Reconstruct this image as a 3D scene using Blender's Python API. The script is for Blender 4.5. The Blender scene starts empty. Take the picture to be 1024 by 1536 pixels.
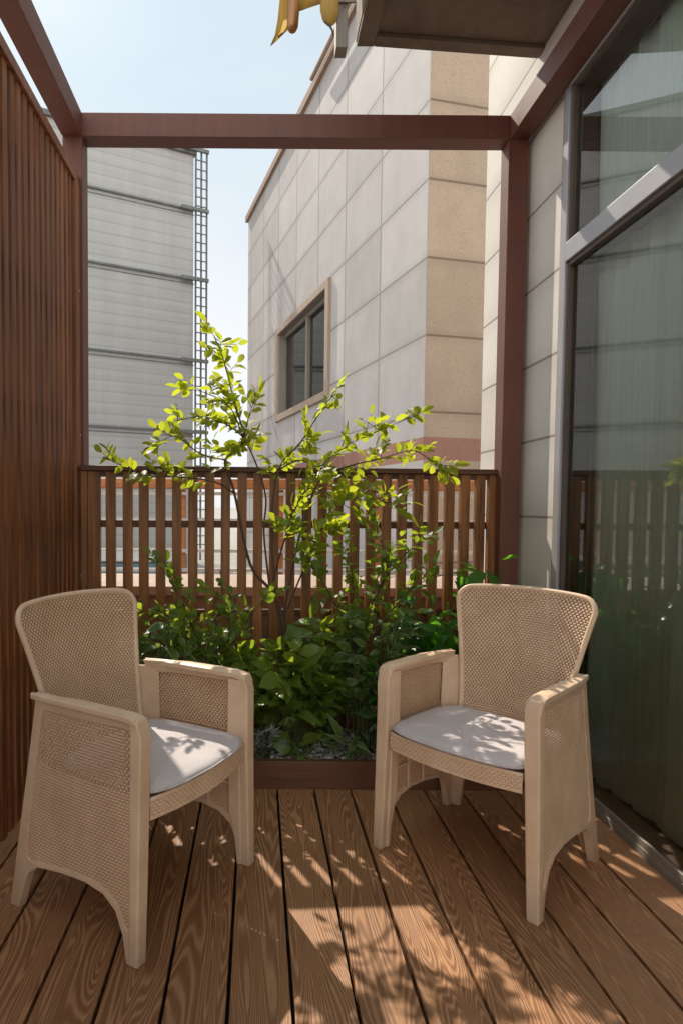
import bpy, bmesh, math, random
from mathutils import Vector, Matrix, noise
random.seed(7)
R = math.radians
C = bpy.context.scene.collection
sc = bpy.context.scene
# ---------------------------------------------------------------- camera geometry
F = 930.0; PITCH = R(2.5); ROLL = R(0.4); H = 1.2
PU = 385.0; PV = 760 + F * math.tan(PITCH)
def ray(u, v):
    x = (u - PU) / F; y = -(v - PV) / F
    c, s = math.cos(ROLL), math.sin(ROLL)
    x, y = c * x - s * y, s * x + c * y
    return Vector((x, math.cos(PITCH) + y * math.sin(PITCH), -math.sin(PITCH) + y * math.cos(PITCH)))
def A(u, v, Y):      # surveyed point at depth Y
    r = ray(u, v); return r * (Y / r.y) + Vector((0, 0, H))
cam_d = bpy.data.cameras.new('camera'); cam = bpy.data.objects.new('camera', cam_d); C.objects.link(cam)
cam_d.sensor_fit = 'VERTICAL'; cam_d.sensor_height = 36; cam_d.lens = F / 1536 * 36
cam_d.shift_x = (512 - PU) / 1536; cam_d.shift_y = (PV - 768) / 1536
cam_d.clip_start = 0.05; cam_d.clip_end = 3000
cam.matrix_world = Matrix.Translation((0, 0, H)) @ Matrix.Rotation(R(90) - PITCH, 4, 'X') @ Matrix.Rotation(ROLL, 4, 'Z')
sc.camera = cam

# ---------------------------------------------------------------- object helpers
def tag(o, label=None, cat=None, group=None, kind=None):
    if label: o['label'] = label
    if cat: o['category'] = cat
    if group: o['group'] = group
    if kind: o['kind'] = kind
    return o
def empty(name, loc=(0, 0, 0), rz=0, label=None, cat=None, group=None):
    o = bpy.data.objects.new(name, None); C.objects.link(o)
    o.location = loc; o.rotation_euler = (0, 0, rz); o.empty_display_size = .1
    return tag(o, label, cat, group)
class MB:
    def __init__(s): s.v = []; s.f = []; s.uv = []
    def poly(s, pts, uvs=None):
        b = len(s.v); s.v += [Vector(p) for p in pts]; s.f.append(tuple(range(b, b + len(pts))))
        s.uv += list(uvs) if uvs else [(0, 0)] * len(pts)
        return s
    def mesh(s, pts, faces, uvs=None):
        b = len(s.v); s.v += [Vector(p) for p in pts]; s.f += [tuple(i + b for i in f) for f in faces]
        s.uv += list(uvs) if uvs else [(0, 0)] * len(pts)
        return s
    def box(s, x0, y0, z0, x1, y1, z1, M=None):
        p = [Vector(q) for q in ((x0,y0,z0),(x1,y0,z0),(x1,y1,z0),(x0,y1,z0),(x0,y0,z1),(x1,y0,z1),(x1,y1,z1),(x0,y1,z1))]
        if M: p = [M @ q for q in p]
        return s.mesh(p, [(0,3,2,1),(4,5,6,7),(0,1,5,4),(1,2,6,5),(2,3,7,6),(3,0,4,7)])
    def tube(s, pts, r, n=6, cap=True, sc_=(1, 1)):
        pts = [Vector(p) for p in pts]
        rs = r if isinstance(r, (list, tuple)) else [r] * len(pts)
        P = []; F_ = []; prev = None
        for i, p in enumerate(pts):
            t = (pts[min(i + 1, len(pts) - 1)] - pts[max(i - 1, 0)])
            t = t.normalized() if t.length > 1e-9 else Vector((0, 0, 1))
            if prev is None:
                a = Vector((0, 0, 1)) if abs(t.z) < .9 else Vector((1, 0, 0)); x = t.cross(a).normalized()
            else:
                x = (prev - t * prev.dot(t)).normalized()
            prev = x; y = t.cross(x)
            for k in range(n):
                an = 2 * math.pi * k / n
                P.append(p + x * math.cos(an) * rs[i] * sc_[0] + y * math.sin(an) * rs[i] * sc_[1])
        for i in range(len(pts) - 1):
            for k in range(n):
                F_.append((i*n+k, i*n+(k+1) % n, (i+1)*n+(k+1) % n, (i+1)*n+k))
        if cap:
            F_.append(tuple(range(n))[::-1]); F_.append(tuple((len(pts)-1)*n+k for k in range(n)))
        return s.mesh(P, F_)
    def build(s, name, mat, parent=None, smooth=False, bevel=0, solid=0, seg=2, uv=True):
        me = bpy.data.meshes.new(name); me.from_pydata([tuple(p) for p in s.v], [], s.f); me.update()
        if uv:
            l = me.uv_layers.new(name='UVMap')
            for lp in me.loops: l.data[lp.index].uv = s.uv[lp.vertex_index]
        o = bpy.data.objects.new(name, me); C.objects.link(o)
        if mat: me.materials.append(mat)
        if smooth: me.polygons.foreach_set('use_smooth', [True] * len(me.polygons))
        if parent: o.parent = parent
        if solid:
            m = o.modifiers.new('solid', 'SOLIDIFY'); m.thickness = solid; m.offset = 0
        if bevel:
            m = o.modifiers.new('bevel', 'BEVEL'); m.width = bevel; m.segments = seg; m.limit_method = 'ANGLE'; m.angle_limit = R(35)
            me.polygons.foreach_set('use_smooth', [True] * len(me.polygons))
            m.harden_normals = True
        return o

# ---------------------------------------------------------------- material helpers
class N:
    def __init__(s, name):
        s.m = bpy.data.materials.new(name); s.m.use_nodes = True
        s.t = s.m.node_tree; s.t.nodes.clear()
        s.out = s.t.nodes.new('ShaderNodeOutputMaterial')
    def n(s, ty, **kw):
        x = s.t.nodes.new(ty)
        for k, v in kw.items():
            if k.startswith('i_'): 
                key = k[2:].replace('_', ' ')
                x.inputs[key].default_value = v
            else: setattr(x, k, v)
        return x
    def l(s, a, b): s.t.links.new(a, b)
    def math(s, op, a, b=None, c=None):
        x = s.t.nodes.new('ShaderNodeMath'); x.operation = op
        for i, q in enumerate((a, b, c)):
            if q is None: continue
            if isinstance(q, (int, float)): x.inputs[i].default_value = q
            else: s.l(q, x.inputs[i])
        return x.outputs[0]
    def coord(s, kind='Object', scale=(1, 1, 1), loc=(0, 0, 0)):
        tc = s.n('ShaderNodeTexCoord'); mp = s.n('ShaderNodeMapping')
        mp.inputs['Scale'].default_value = scale; mp.inputs['Location'].default_value = loc
        s.l(tc.outputs[kind], mp.inputs[0]); return mp.outputs[0]
    def noise(s, vec, scale=5, detail=4, rough=.5, dist=0):
        x = s.n('ShaderNodeTexNoise'); x.inputs['Scale'].default_value = scale; x.inputs['Detail'].default_value = detail
        x.inputs['Roughness'].default_value = rough; x.inputs['Distortion'].default_value = dist
        s.l(vec, x.inputs['Vector']); return x.outputs['Fac']
    def ramp(s, fac, stops, interp='LINEAR'):
        x = s.n('ShaderNodeValToRGB'); x.color_ramp.interpolation = interp
        e = x.color_ramp.elements
        while len(e) < len(stops): e.new(.5)
        for i, (p, c) in enumerate(stops): e[i].position = p; e[i].color = (*c, 1) if len(c) == 3 else c
        s.l(fac, x.inputs[0]); return x.outputs[0]
    def mix(s, fac, a, b, mode='MIX'):
        x = s.n('ShaderNodeMix', data_type='RGBA', blend_type=mode)
        for sock, q in ((x.inputs[0], fac), (x.inputs[6], a), (x.inputs[7], b)):
            if isinstance(q, (int, float)): sock.default_value = q
            elif isinstance(q, tuple): sock.default_value = (*q, 1)
            else: s.l(q, sock)
        return x.outputs[2]
    def bump(s, h, strength=.3, dist=.01):
        x = s.n('ShaderNodeBump'); x.inputs['Strength'].default_value = strength; x.inputs['Distance'].default_value = dist
        s.l(h, x.inputs['Height']); return x.outputs[0]
    def bsdf(s, col, rough=.6, bump=None, metal=0, spec=.5, **kw):
        x = s.n('ShaderNodeBsdfPrincipled')
        for sock, q in ((x.inputs['Base Color'], col), (x.inputs['Roughness'], rough)):
            if isinstance(q, (int, float)): sock.default_value = q
            elif isinstance(q, tuple): sock.default_value = (*q, 1)
            else: s.l(q, sock)
        x.inputs['Metallic'].default_value = metal; x.inputs['Specular IOR Level'].default_value = spec
        if bump is not None: s.l(bump, x.inputs['Normal'])
        for k, v in kw.items(): x.inputs[k].default_value = v
        return x
    def done(s, x):
        s.l(x.outputs[0] if hasattr(x, 'outputs') else x, s.out.inputs[0]); return s.m

def wood_mat(name, dark, light, axis='Z', rough=.5, rnd=.35):
    n = N(name)
    scl = {'Z': (22, 22, 1.2), 'Y': (22, 1.2, 22), 'X': (1.2, 22, 22)}[axis]
    v = n.coord('Object', scl)
    a = n.noise(v, 1.5, 6, .6, .6); b = n.noise(n.coord('Object', (1, 1, 1)), 1.3, 2)
    f = n.math('ADD', n.math('MULTIPLY', a, .75), n.math('MULTIPLY', b, .3))
    col = n.ramp(f, [(.33, dark), (.7, light)])
    geo = n.n('ShaderNodeNewGeometry')
    k = n.math('ADD', 1 - rnd / 2, n.math('MULTIPLY', geo.outputs['Random Per Island'], rnd))
    mm = n.n('ShaderNodeVectorMath', operation='SCALE'); n.l(col, mm.inputs[0]); n.l(k, mm.inputs['Scale'])
    return n.done(n.bsdf(mm.outputs[0], rough, n.bump(a, .25, .004)))
def steel_mat(name, col):
    n = N(name)
    a = n.noise(n.coord('Object', (14, 14, 1.2)), 2, 6, .65); b = n.noise(n.coord('Object', (2, 2, 2)), 2.5, 5, .6); g = n.noise(n.coord('Object'), 150, 2, .6)
    c = n.ramp(n.math('ADD', n.math('MULTIPLY', a, .5), n.math('MULTIPLY', b, .5)), [(.35, tuple(q * .78 for q in col)), (.65, tuple(q * 1.18 for q in col))])
    c = n.mix(n.math('MULTIPLY', n.math('GREATER_THAN', g, .70), .35), c, (.30, .22, .18))
    c = n.mix(n.math('MULTIPLY', n.math('GREATER_THAN', n.noise(n.coord('Object'), 22, 4, .7), .69), .45), c, (.07, .03, .022))
    return n.done(n.bsdf(c, n.math('ADD', .35, n.math('MULTIPLY', b, .35)), n.bump(g, .1, .001)))
def paint_mat(name, col, rough=.45, var=.15, metal=0, nscale=6):
    n = N(name)
    a = n.noise(n.coord('Object'), nscale, 6, .6); b = n.noise(n.coord('Object', (3, 3, .6)), 3, 4)
    dk = tuple(c * (1 - var) for c in col); lt = tuple(min(1, c * (1 + var)) for c in col)
    c = n.ramp(n.math('ADD', n.math('MULTIPLY', a, .5), n.math('MULTIPLY', b, .5)), [(.3, dk), (.7, lt)])
    return n.done(n.bsdf(c, rough, n.bump(n.noise(n.coord('Object'), 180, 3), .08, .001), metal))

M = {}
# deck: composite boards with embossed cathedral grain
BP, BX = .156, .0945          # board pitch, one gap position
def deck_mat():
    n = N('deck_board_wood')
    tc = n.n('ShaderNodeTexCoord'); sx = n.n('ShaderNodeSeparateXYZ'); n.l(tc.outputs['Object'], sx.inputs[0])
    b = n.math('FLOOR', n.math('DIVIDE', n.math('SUBTRACT', sx.outputs[0], BX), BP))
    cx = n.n('ShaderNodeCombineXYZ'); w0_ = n.n('ShaderNodeTexWhiteNoise', noise_dimensions='1D'); n.l(b, w0_.inputs['W'])
    n.l(n.math('MULTIPLY', n.math('ADD', sx.outputs[0], n.math('MULTIPLY', b, 1.37)), 10), cx.inputs[0])
    n.l(n.math('MULTIPLY', n.math('ADD', sx.outputs[1], n.math('MULTIPLY', b, 3.71)), .85), cx.inputs[1])
    f1 = n.noise(cx.outputs[0], 1.0, 1.5, .45, .35)
    ring = n.math('MULTIPLY', f1, n.math('ADD', 190, n.math('MULTIPLY', w0_.outputs[0], 130)))
    fine = n.noise(n.coord('Object', (190, 5, 1)), 1, 5, .65)
    ring = n.math('ADD', ring, n.math('MULTIPLY', sx.outputs[0], 190))
    ring = n.math('ADD', ring, n.math('MULTIPLY', fine, 1.6))
    s = n.math('ADD', .5, n.math('MULTIPLY', n.math('SINE', ring), .5))
    s = n.math('POWER', s, 1.3)
    wn = n.n('ShaderNodeTexWhiteNoise', noise_dimensions='1D'); n.l(b, wn.inputs['W'])
    s2 = n.math('ADD', n.math('MULTIPLY', s, .47), n.math('MULTIPLY', fine, .55))
    col = n.ramp(s2, [(.05, (.185, .077, .033)), (.45, (.315, .148, .066)), (.95, (.56, .30, .145))])
    big = n.noise(n.coord('Object'), 2.1, 4)
    k = n.math('ADD', .72, n.math('ADD', n.math('MULTIPLY', wn.outputs[0], .2), n.math('MULTIPLY', big, .3)))
    mm = n.n('ShaderNodeVectorMath', operation='SCALE'); n.l(col, mm.inputs[0]); n.l(k, mm.inputs['Scale'])
    dust = n.math('GREATER_THAN', n.noise(n.coord('Object'), 60, 2), .78)
    c2 = n.mix(n.math('MULTIPLY', dust, .35), mm.outputs[0], (.42, .33, .26))
    ro = n.math('ADD', .48, n.math('MULTIPLY', s, .2))
    return n.done(n.bsdf(c2, ro, n.bump(s2, .35, .004)))
M['deck'] = deck_mat()
M['dark'] = paint_mat('dark_subframe', (.012, .009, .008), .9)
M['screen'] = wood_mat('screen_slat_wood', (.09, .031, .012), (.36, .135, .048))
M['fence'] = wood_mat('fence_slat_wood', (.10, .034, .010), (.42, .17, .048), rough=.42, rnd=.5)
M['fence_h'] = wood_mat('fence_rail_wood', (.07, .025, .012), (.15, .058, .026), 'X')
M['planter'] = wood_mat('planter_board_wood', (.085, .034, .018), (.17, .07, .036), 'X')
M['steel'] = steel_mat('brown_painted_steel', (.15, .054, .038))
M['alu'] = paint_mat('grey_aluminium', (.42, .42, .45), .38, .08, .35)
M['alu_dark'] = paint_mat('dark_rubber_gasket', (.10, .075, .06), .6, .3)
M['sealant'] = paint_mat('tan_sealant', (.33, .22, .15), .8, .4, nscale=30)

def resin():
    n = N('beige_resin'); geo = n.n('ShaderNodeNewGeometry')
    a = n.noise(n.coord('Object'), 9, 5, .6)
    c = n.ramp(a, [(.3, (.76, .55, .385)), (.7, (.88, .66, .48))])
    g = n.noise(n.coord('Object'), 70, 3, .7)
    c = n.mix(n.math('MULTIPLY', n.math('GREATER_THAN', g, .66), .10), c, (.35, .25, .17))
    # shade painted into the hollows of the weave
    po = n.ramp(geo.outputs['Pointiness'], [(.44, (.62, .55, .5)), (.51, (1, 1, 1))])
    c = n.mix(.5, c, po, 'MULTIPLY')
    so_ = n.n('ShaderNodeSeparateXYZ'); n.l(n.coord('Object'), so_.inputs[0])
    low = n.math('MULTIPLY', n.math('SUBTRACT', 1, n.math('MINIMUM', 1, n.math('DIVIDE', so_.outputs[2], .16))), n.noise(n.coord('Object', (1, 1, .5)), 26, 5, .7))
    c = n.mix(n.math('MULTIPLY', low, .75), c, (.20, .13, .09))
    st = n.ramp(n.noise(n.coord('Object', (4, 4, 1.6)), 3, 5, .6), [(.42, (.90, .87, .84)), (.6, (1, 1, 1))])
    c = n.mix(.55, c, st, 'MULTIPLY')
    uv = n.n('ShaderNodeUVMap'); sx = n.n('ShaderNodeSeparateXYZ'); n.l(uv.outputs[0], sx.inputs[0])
    cav = n.ramp(sx.outputs[0], [(.45, (1, 1, 1)), (1.0, (.58, .43, .35))])  # painted occlusion: colour darkens with depth between the strands
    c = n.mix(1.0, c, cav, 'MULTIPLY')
    return n.done(n.bsdf(c, .42, n.bump(n.noise(n.coord('Object'), 420, 2), .06, .001), 0, .4))
M['resin'] = resin()
def cushion():
    n = N('grey_cushion_fabric')
    v = n.coord('Object')
    w1 = n.n('ShaderNodeTexWave', wave_type='BANDS', bands_direction='X'); w1.inputs['Scale'].default_value = 190; w1.inputs['Distortion'].default_value = 1.5
    w2 = n.n('ShaderNodeTexWave', wave_type='BANDS', bands_direction='Y'); w2.inputs['Scale'].default_value = 190; w2.inputs['Distortion'].default_value = 1.5
    n.l(v, w1.inputs[0]); n.l(v, w2.inputs[0])
    h = n.math('MULTIPLY', w1.outputs['Fac'], w2.outputs['Fac'])
    a = n.noise(v, 240, 3, .7); b = n.noise(v, 8, 3)
    f = n.math('ADD', n.math('MULTIPLY', a, .7), n.math('MULTIPLY', b, .3))
    c = n.ramp(f, [(.3, (.50, .45, .465)), (.7, (.78, .72, .73))])
    bp = n.bump(n.math('ADD', n.math('MULTIPLY', h, .3), n.math('ADD', n.math('MULTIPLY', b, 2.5), a)), .4, .004)
    return n.done(n.bsdf(c, .9, bp, 0, .2, **{'Sheen Weight': .3}))
M['cushion'] = cushion()
M['slot'] = paint_mat('brown_slot_plug', (.09, .03, .02), .5)

def panel_mat(name, c0, c1, pw, ph, joint, jw=.02, speck=.12, offz=0, offx=0, streak=.15, bands=None):
    n = N(name)
    uv = n.n('ShaderNodeUVMap'); sx = n.n('ShaderNodeSeparateXYZ'); n.l(uv.outputs[0], sx.inputs[0])
    x = n.math('DIVIDE', n.math('SUBTRACT', sx.outputs[0], offx), pw); z = n.math('DIVIDE', n.math('SUBTRACT', sx.outputs[1], offz), ph)
    ix, iz = n.math('FLOOR', x), n.math('FLOOR', z)
    cb = n.n('ShaderNodeCombineXYZ'); n.l(ix, cb.inputs[0]); n.l(iz, cb.inputs[1])
    wn = n.n('ShaderNodeTexWhiteNoise'); n.l(cb.outputs[0], wn.inputs[0])
    def edge(t, w):
        fr = n.math('FRACT', t); return n.math('LESS_THAN', n.math('MINIMUM', fr, n.math('SUBTRACT', 1, fr)), w)
    def soft(t, w):
        fr = n.math('FRACT', t); q = n.math('MINIMUM', fr, n.math('SUBTRACT', 1, fr))
        return n.math('SUBTRACT', 1, n.math('MINIMUM', 1, n.math('DIVIDE', q, w)))
    e = n.math('MAXIMUM', edge(x, jw / pw * .5), edge(z, jw / ph * .5))
    gr = n.math('MAXIMUM', soft(x, .05 / pw), soft(z, .10 / ph))
    sp = n.noise(n.coord('UV', (1, 1, 1)), 38, 5, .8)
    mid = n.noise(n.coord('UV', (1, .7, 1)), 2.2, 6, .65)
    st = n.noise(n.coord('UV', (5, .35, 1)), 1.6, 5, .6)
    f = n.math('ADD', n.math('MULTIPLY', mid, .45), n.math('ADD', n.math('MULTIPLY', wn.outputs[0], .22), n.math('MULTIPLY', sp, .33)))
    c = n.ramp(f, [(.28, c0), (.72, c1)])
    c = n.mix(n.math('MULTIPLY', n.math('GREATER_THAN', sp, .56), speck), c, tuple(q * .4 for q in c0))
    c = n.mix(n.math('MULTIPLY', n.math('SUBTRACT', 1, st), streak), c, tuple(q * .55 for q in c0))
    c = n.mix(n.math('MULTIPLY', gr, .22), c, tuple(q * .55 for q in c0))
    c = n.mix(n.math('MULTIPLY', e, .8), c, joint)
    h = n.math('SUBTRACT', n.math('MULTIPLY', sp, .2), e)
    return n.done(n.bsdf(c, .75, n.bump(h, .35, .012), 0, .3))
M['granite_grey'] = panel_mat('pale_grey_granite', (.39, .36, .355), (.60, .565, .56), 1.13, .79, (.22, .19, .175), .022, offz=.62)
M['granite_tan'] = panel_mat('tan_granite', (.37, .275, .205), (.58, .44, .335), 2.4, .79, (.18, .12, .085), .024, .35, offz=.62)  # tan base colour carries warm reflected light on the shaded front
M['granite_red'] = panel_mat('red_granite', (.28, .14, .105), (.44, .235, .18), 1.13, 9, (.15, .08, .06), .02, .3)
M['stone'] = panel_mat('cream_stone', (.62, .575, .525), (.78, .735, .68), 9, .37, (.22, .18, .15), .012, .04, offz=.42)
def cladding():
    n = N('ribbed_grey_cladding')
    uv = n.n('ShaderNodeUVMap'); sx = n.n('ShaderNodeSeparateXYZ'); n.l(uv.outputs[0], sx.inputs[0])
    wv = n.math('SINE', n.math('MULTIPLY', sx.outputs[1], 2 * math.pi / .26))
    st = n.noise(n.coord('UV', (1.6, .12, 1)), 1.5, 5, .65); h = n.noise(n.coord('UV', (.08, 5, 1)), 1.5, 4, .6); m = n.noise(n.coord('UV'), .8, 5, .6)
    f = n.math('ADD', n.math('MULTIPLY', st, .4), n.math('ADD', n.math('MULTIPLY', h, .3), n.math('MULTIPLY', m, .3)))
    c = n.ramp(f, [(.3, (.34, .335, .33)), (.5, (.41, .405, .40)), (.7, (.48, .475, .47))])
    c = n.mix(n.math('MULTIPLY', n.math('LESS_THAN', wv, -.90), .22), c, (.16, .16, .16))
    return n.done(n.bsdf(c, .6, n.bump(wv, .10, .02), 0, .3))
M['clad'] = cladding()
M['clad_trim'] = paint_mat('grey_steel_trim', (.15, .16, .16), .6, .35, nscale=3)
M['ladder'] = paint_mat('galvanised_steel', (.13, .15, .155), .5, .25)
def concrete():
    n = N('stained_concrete')
    a = n.noise(n.coord('Object'), 5, 8, .7, .8); b = n.noise(n.coord('Object'), 1.6, 4); g = n.noise(n.coord('Object'), 60, 4, .7)
    f = n.math('ADD', n.math('MULTIPLY', a, .5), n.math('ADD', n.math('MULTIPLY', b, .3), n.math('MULTIPLY', g, .2)))
    c = n.ramp(f, [(.33, (.07, .045, .03)), (.5, (.16, .12, .09)), (.7, (.23, .18, .14))])
    return n.done(n.bsdf(c, .85, n.bump(g, .4, .006)))
M['concrete'] = concrete()
M['pebble_base'] = paint_mat('grey_soil', (.10, .095, .085), .95, .4, nscale=40)
def pebble():
    n = N('grey_white_pebble'); g = n.n('ShaderNodeNewGeometry')
    c = n.ramp(g.outputs['Random Per Island'], [(0, (.22, .21, .19)), (.5, (.42, .40, .37)), (1, (.66, .64, .60))])
    return n.done(n.bsdf(c, .8, n.bump(n.noise(n.coord('Object'), 90, 3), .3, .003)))
M['pebble'] = pebble()
M['bark'] = paint_mat('brown_bark', (.10, .062, .038), .8, .4, nscale=50)
M['stemgreen'] = paint_mat('green_stem', (.07, .10, .03), .6, .3, nscale=50)

def leaf_mat(name, dark, light, trans, tw=.45, rough=.38, rim=None, rimw=.62, spec=.5):
    n = N(name)
    geo = n.n('ShaderNodeNewGeometry'); uv = n.n('ShaderNodeUVMap'); sx = n.n('ShaderNodeSeparateXYZ'); n.l(uv.outputs[0], sx.inputs[0])
    au = n.math('ABSOLUTE', sx.outputs[0])         # 0 at the midrib, 1 at the rim
    rnd = geo.outputs['Random Per Island']
    c = n.ramp(n.math('ADD', n.math('MULTIPLY', rnd, .8), n.math('MULTIPLY', n.noise(n.coord('Object'), 30, 3), .2)), [(0, dark), (1, light)])
    vein = n.math('LESS_THAN', au, .06)
    side = n.math('POWER', n.math('ADD', .5, n.math('MULTIPLY', n.math('SINE', n.math('ADD', n.math('MULTIPLY', sx.outputs[1], 42), n.math('MULTIPLY', au, -9))), .5)), 6)
    c = n.mix(n.math('MULTIPLY', n.math('MAXIMUM', vein, n.math('MULTIPLY', side, .35)), .45), c, tuple(min(1, q * 1.9 + .02) for q in light))
    if rim:
        wob = n.math('ADD', rimw, n.math('MULTIPLY', n.math('SUBTRACT', n.noise(n.coord('Object'), 70, 2), .5), .5))
        c = n.mix(n.math('GREATER_THAN', au, wob), c, rim)
    b = n.bsdf(c, rough, n.bump(n.math('SUBTRACT', side, n.math('MULTIPLY', vein, 1.5)), .25, .002), 0, spec)
    t = n.n('ShaderNodeBsdfTranslucent')
    tr = n.mix(rnd, tuple(q * .7 for q in trans), trans)
    if rim: tr = n.mix(n.math('GREATER_THAN', au, wob), tr, tuple(q * .9 for q in rim))
    n.l(tr, t.inputs[0])
    mx = n.n('ShaderNodeMixShader'); mx.inputs[0].default_value = tw
    n.l(b.outputs[0], mx.inputs[1]); n.l(t.outputs[0], mx.inputs[2])
    return n.done(mx)
M['leaf_lime'] = leaf_mat('lime_leaf', (.09, .14, .018), (.17, .23, .028), (.70, .78, .045), .6)
M['leaf_mid'] = leaf_mat('mid_green_leaf', (.06, .125, .022), (.14, .22, .035), (.58, .76, .05), .5)
M['leaf_broad'] = leaf_mat('broad_green_leaf', (.065, .135, .03), (.16, .23, .045), (.55, .70, .05), .42, .28)
M['leaf_dark'] = leaf_mat('dark_glossy_leaf', (.03, .11, .022), (.06, .17, .035), (.26, .70, .04), .45, .25)
M['leaf_varieg'] = leaf_mat('variegated_leaf', (.055, .125, .035), (.11, .19, .055), (.40, .58, .08), .4, .32, (.40, .46, .24), .8)
M['leaf_silver'] = leaf_mat('silver_leaf', (.16, .19, .17), (.28, .31, .28), (.25, .3, .22), .2, .5)

def glass_mat(name, tint, glint=1.0, ior=1.6, base=.06):
    n = N(name)
    t = n.n('ShaderNodeBsdfTransparent'); t.inputs[0].default_value = (*tint, 1)
    g = n.n('ShaderNodeBsdfGlossy'); g.inputs['Roughness'].default_value = 0.004; g.inputs[0].default_value = (glint, glint, glint, 1)
    bp = n.bump(n.noise(n.coord('Object', (1, .6, .6)), 1.6, 1), .03, .05); n.l(bp, g.inputs['Normal'])
    fr = n.n('ShaderNodeFresnel'); fr.inputs['IOR'].default_value = ior
    mx = n.n('ShaderNodeMixShader'); n.l(n.math('MINIMUM', 1, n.math('ADD', base, fr.outputs[0])), mx.inputs[0])
    n.l(t.outputs[0], mx.inputs[1]); n.l(g.outputs[0], mx.inputs[2])
    return n.done(mx)
M['glass'] = glass_mat('green_tinted_glass', (.90, .985, .96), 1.0, 1.55, .07)
M['glass_far'] = glass_mat('dark_window_glass', (.10, .12, .13), .9, 1.6, .08)
def curtain_mat():
    n = N('sheer_green_curtain')
    uv = n.coord('Object', (1, 1, 1)); f = n.noise(n.coord('Object', (40, 40, 1)), 4, 3)
    c = n.ramp(f, [(.3, (.76, .79, .71)), (.7, (.90, .92, .85))])
    w = n.noise(n.coord('Object', (1, 260, 260)), 1, 1)
    d = n.bsdf(c, .9, n.bump(w, .3, .003)); tr = n.n('ShaderNodeBsdfTranslucent'); n.l(c, tr.inputs[0])
    tp = n.n('ShaderNodeBsdfTransparent')
    m1 = n.n('ShaderNodeMixShader'); m1.inputs[0].default_value = .15; n.l(d.outputs[0], m1.inputs[1]); n.l(tr.outputs[0], m1.inputs[2])
    m2 = n.n('ShaderNodeMixShader'); m2.inputs[0].default_value = .04; n.l(m1.outputs[0], m2.inputs[1]); n.l(tp.outputs[0], m2.inputs[2])
    return n.done(m2)
M['curtain'] = curtain_mat()
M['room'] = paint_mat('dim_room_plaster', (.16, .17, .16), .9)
M['white_rail'] = paint_mat('white_painted_rail', (.52, .50, .47), .5, .1)
M['orange_wood'] = wood_mat('orange_stained_wood', (.30, .10, .03), (.50, .19, .06), 'X')
M['pink_stone'] = paint_mat('pinkish_stone_coping', (.40, .30, .24), .8, .15)
M['brown_wall'] = paint_mat('brownish_render', (.33, .22, .17), .85, .15)
M['ground'] = paint_mat('pale_ground', (.30, .28, .26), .9, .2, nscale=1.5)
M['pool_blue'] = paint_mat('blue_grey_tarp', (.12, .22, .27), .6, .15)
def canvas():
    n = N('yellow_awning_canvas'); d = n.bsdf(n.ramp(n.noise(n.coord('Object', (30, 30, 3)), 2, 4), [(.3, (.42, .32, .13)), (.7, (.62, .48, .21))]), .85)
    t = n.n('ShaderNodeBsdfTranslucent'); t.inputs[0].default_value = (.8, .62, .25, 1)
    m = n.n('ShaderNodeMixShader'); m.inputs[0].default_value = .5; n.l(d.outputs[0], m.inputs[1]); n.l(t.outputs[0], m.inputs[2]); return n.done(m)
M['canvas'] = canvas()
M['bronze'] = paint_mat('bronze_roller', (.35, .17, .07), .35, .2, .5)
M['bracket'] = paint_mat('taupe_bracket_paint', (.22, .19, .16), .5, .2)
M['bracket_dark'] = paint_mat('dark_hook_metal', (.06, .06, .06), .4, .2)

# ---------------------------------------------------------------- ground, deck
g = MB().poly([(-900, -900, -.25), (900, -900, -.25), (900, 900, -.25), (-900, 900, -.25)]).build('ground', M['ground']); tag(g, kind='structure')
DX0, DX1, DY0, DY1 = BX - BP * 7, BX + BP * 8 - .008, -1.6, 2.59
d = MB()
for k in range(-8, 8):
    x0 = BX + BP * k + .0045; x1 = BX + BP * (k + 1) - .0045
    d.box(x0, DY0, -.024, x1, DY1, 0)
deck = d.build('deck', M['deck'], bevel=.0018); tag(deck, kind='structure')
sub = MB(); sub.box(-1.2, DY0, -.24, 1.34, 3.2, -.06)
for y in [i * .4 - 1.5 for i in range(11)]: sub.box(-1.2, y, -.0599, 1.33, y + .05, -.0245)
o = sub.build('deck_subframe', M['dark']); tag(o, kind='structure')

# ---------------------------------------------------------------- pergola frame
pg = empty('pergola_frame', (0, 3.17, 0), 0, 'brown painted steel frame of two posts and overhead beams around the terrace', 'pergola')
def at_parent(par):  # translation that undoes the parent's location
    return Matrix.Translation(-Vector(par.location))
T = at_parent(pg)
PB, PT = 3.008, 3.122
MB().box(-.965, 3.12, -.2, -.868, 3.22, PB, T).build('post', M['steel'], pg, bevel=.003)
MB().box(1.222, 3.12, -.2, 1.318, 3.22, PB, T).build('post', M['steel'], pg, bevel=.003)
b = MB().box(-.965, 3.12, PB, 1.318, 3.22, PT, T).build('cross_beam', M['steel'], pg, bevel=.003)
MB().box(-.968, -1.8, PB + .001, -.870, 3.119, PT + .001, T).build('side_beam', M['steel'], pg, bevel=.003)
MB().box(1.224, -1.8, PB + .001, 1.318, 3.119, PT + .001, T).build('side_beam', M['steel'], pg, bevel=.003)

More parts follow.
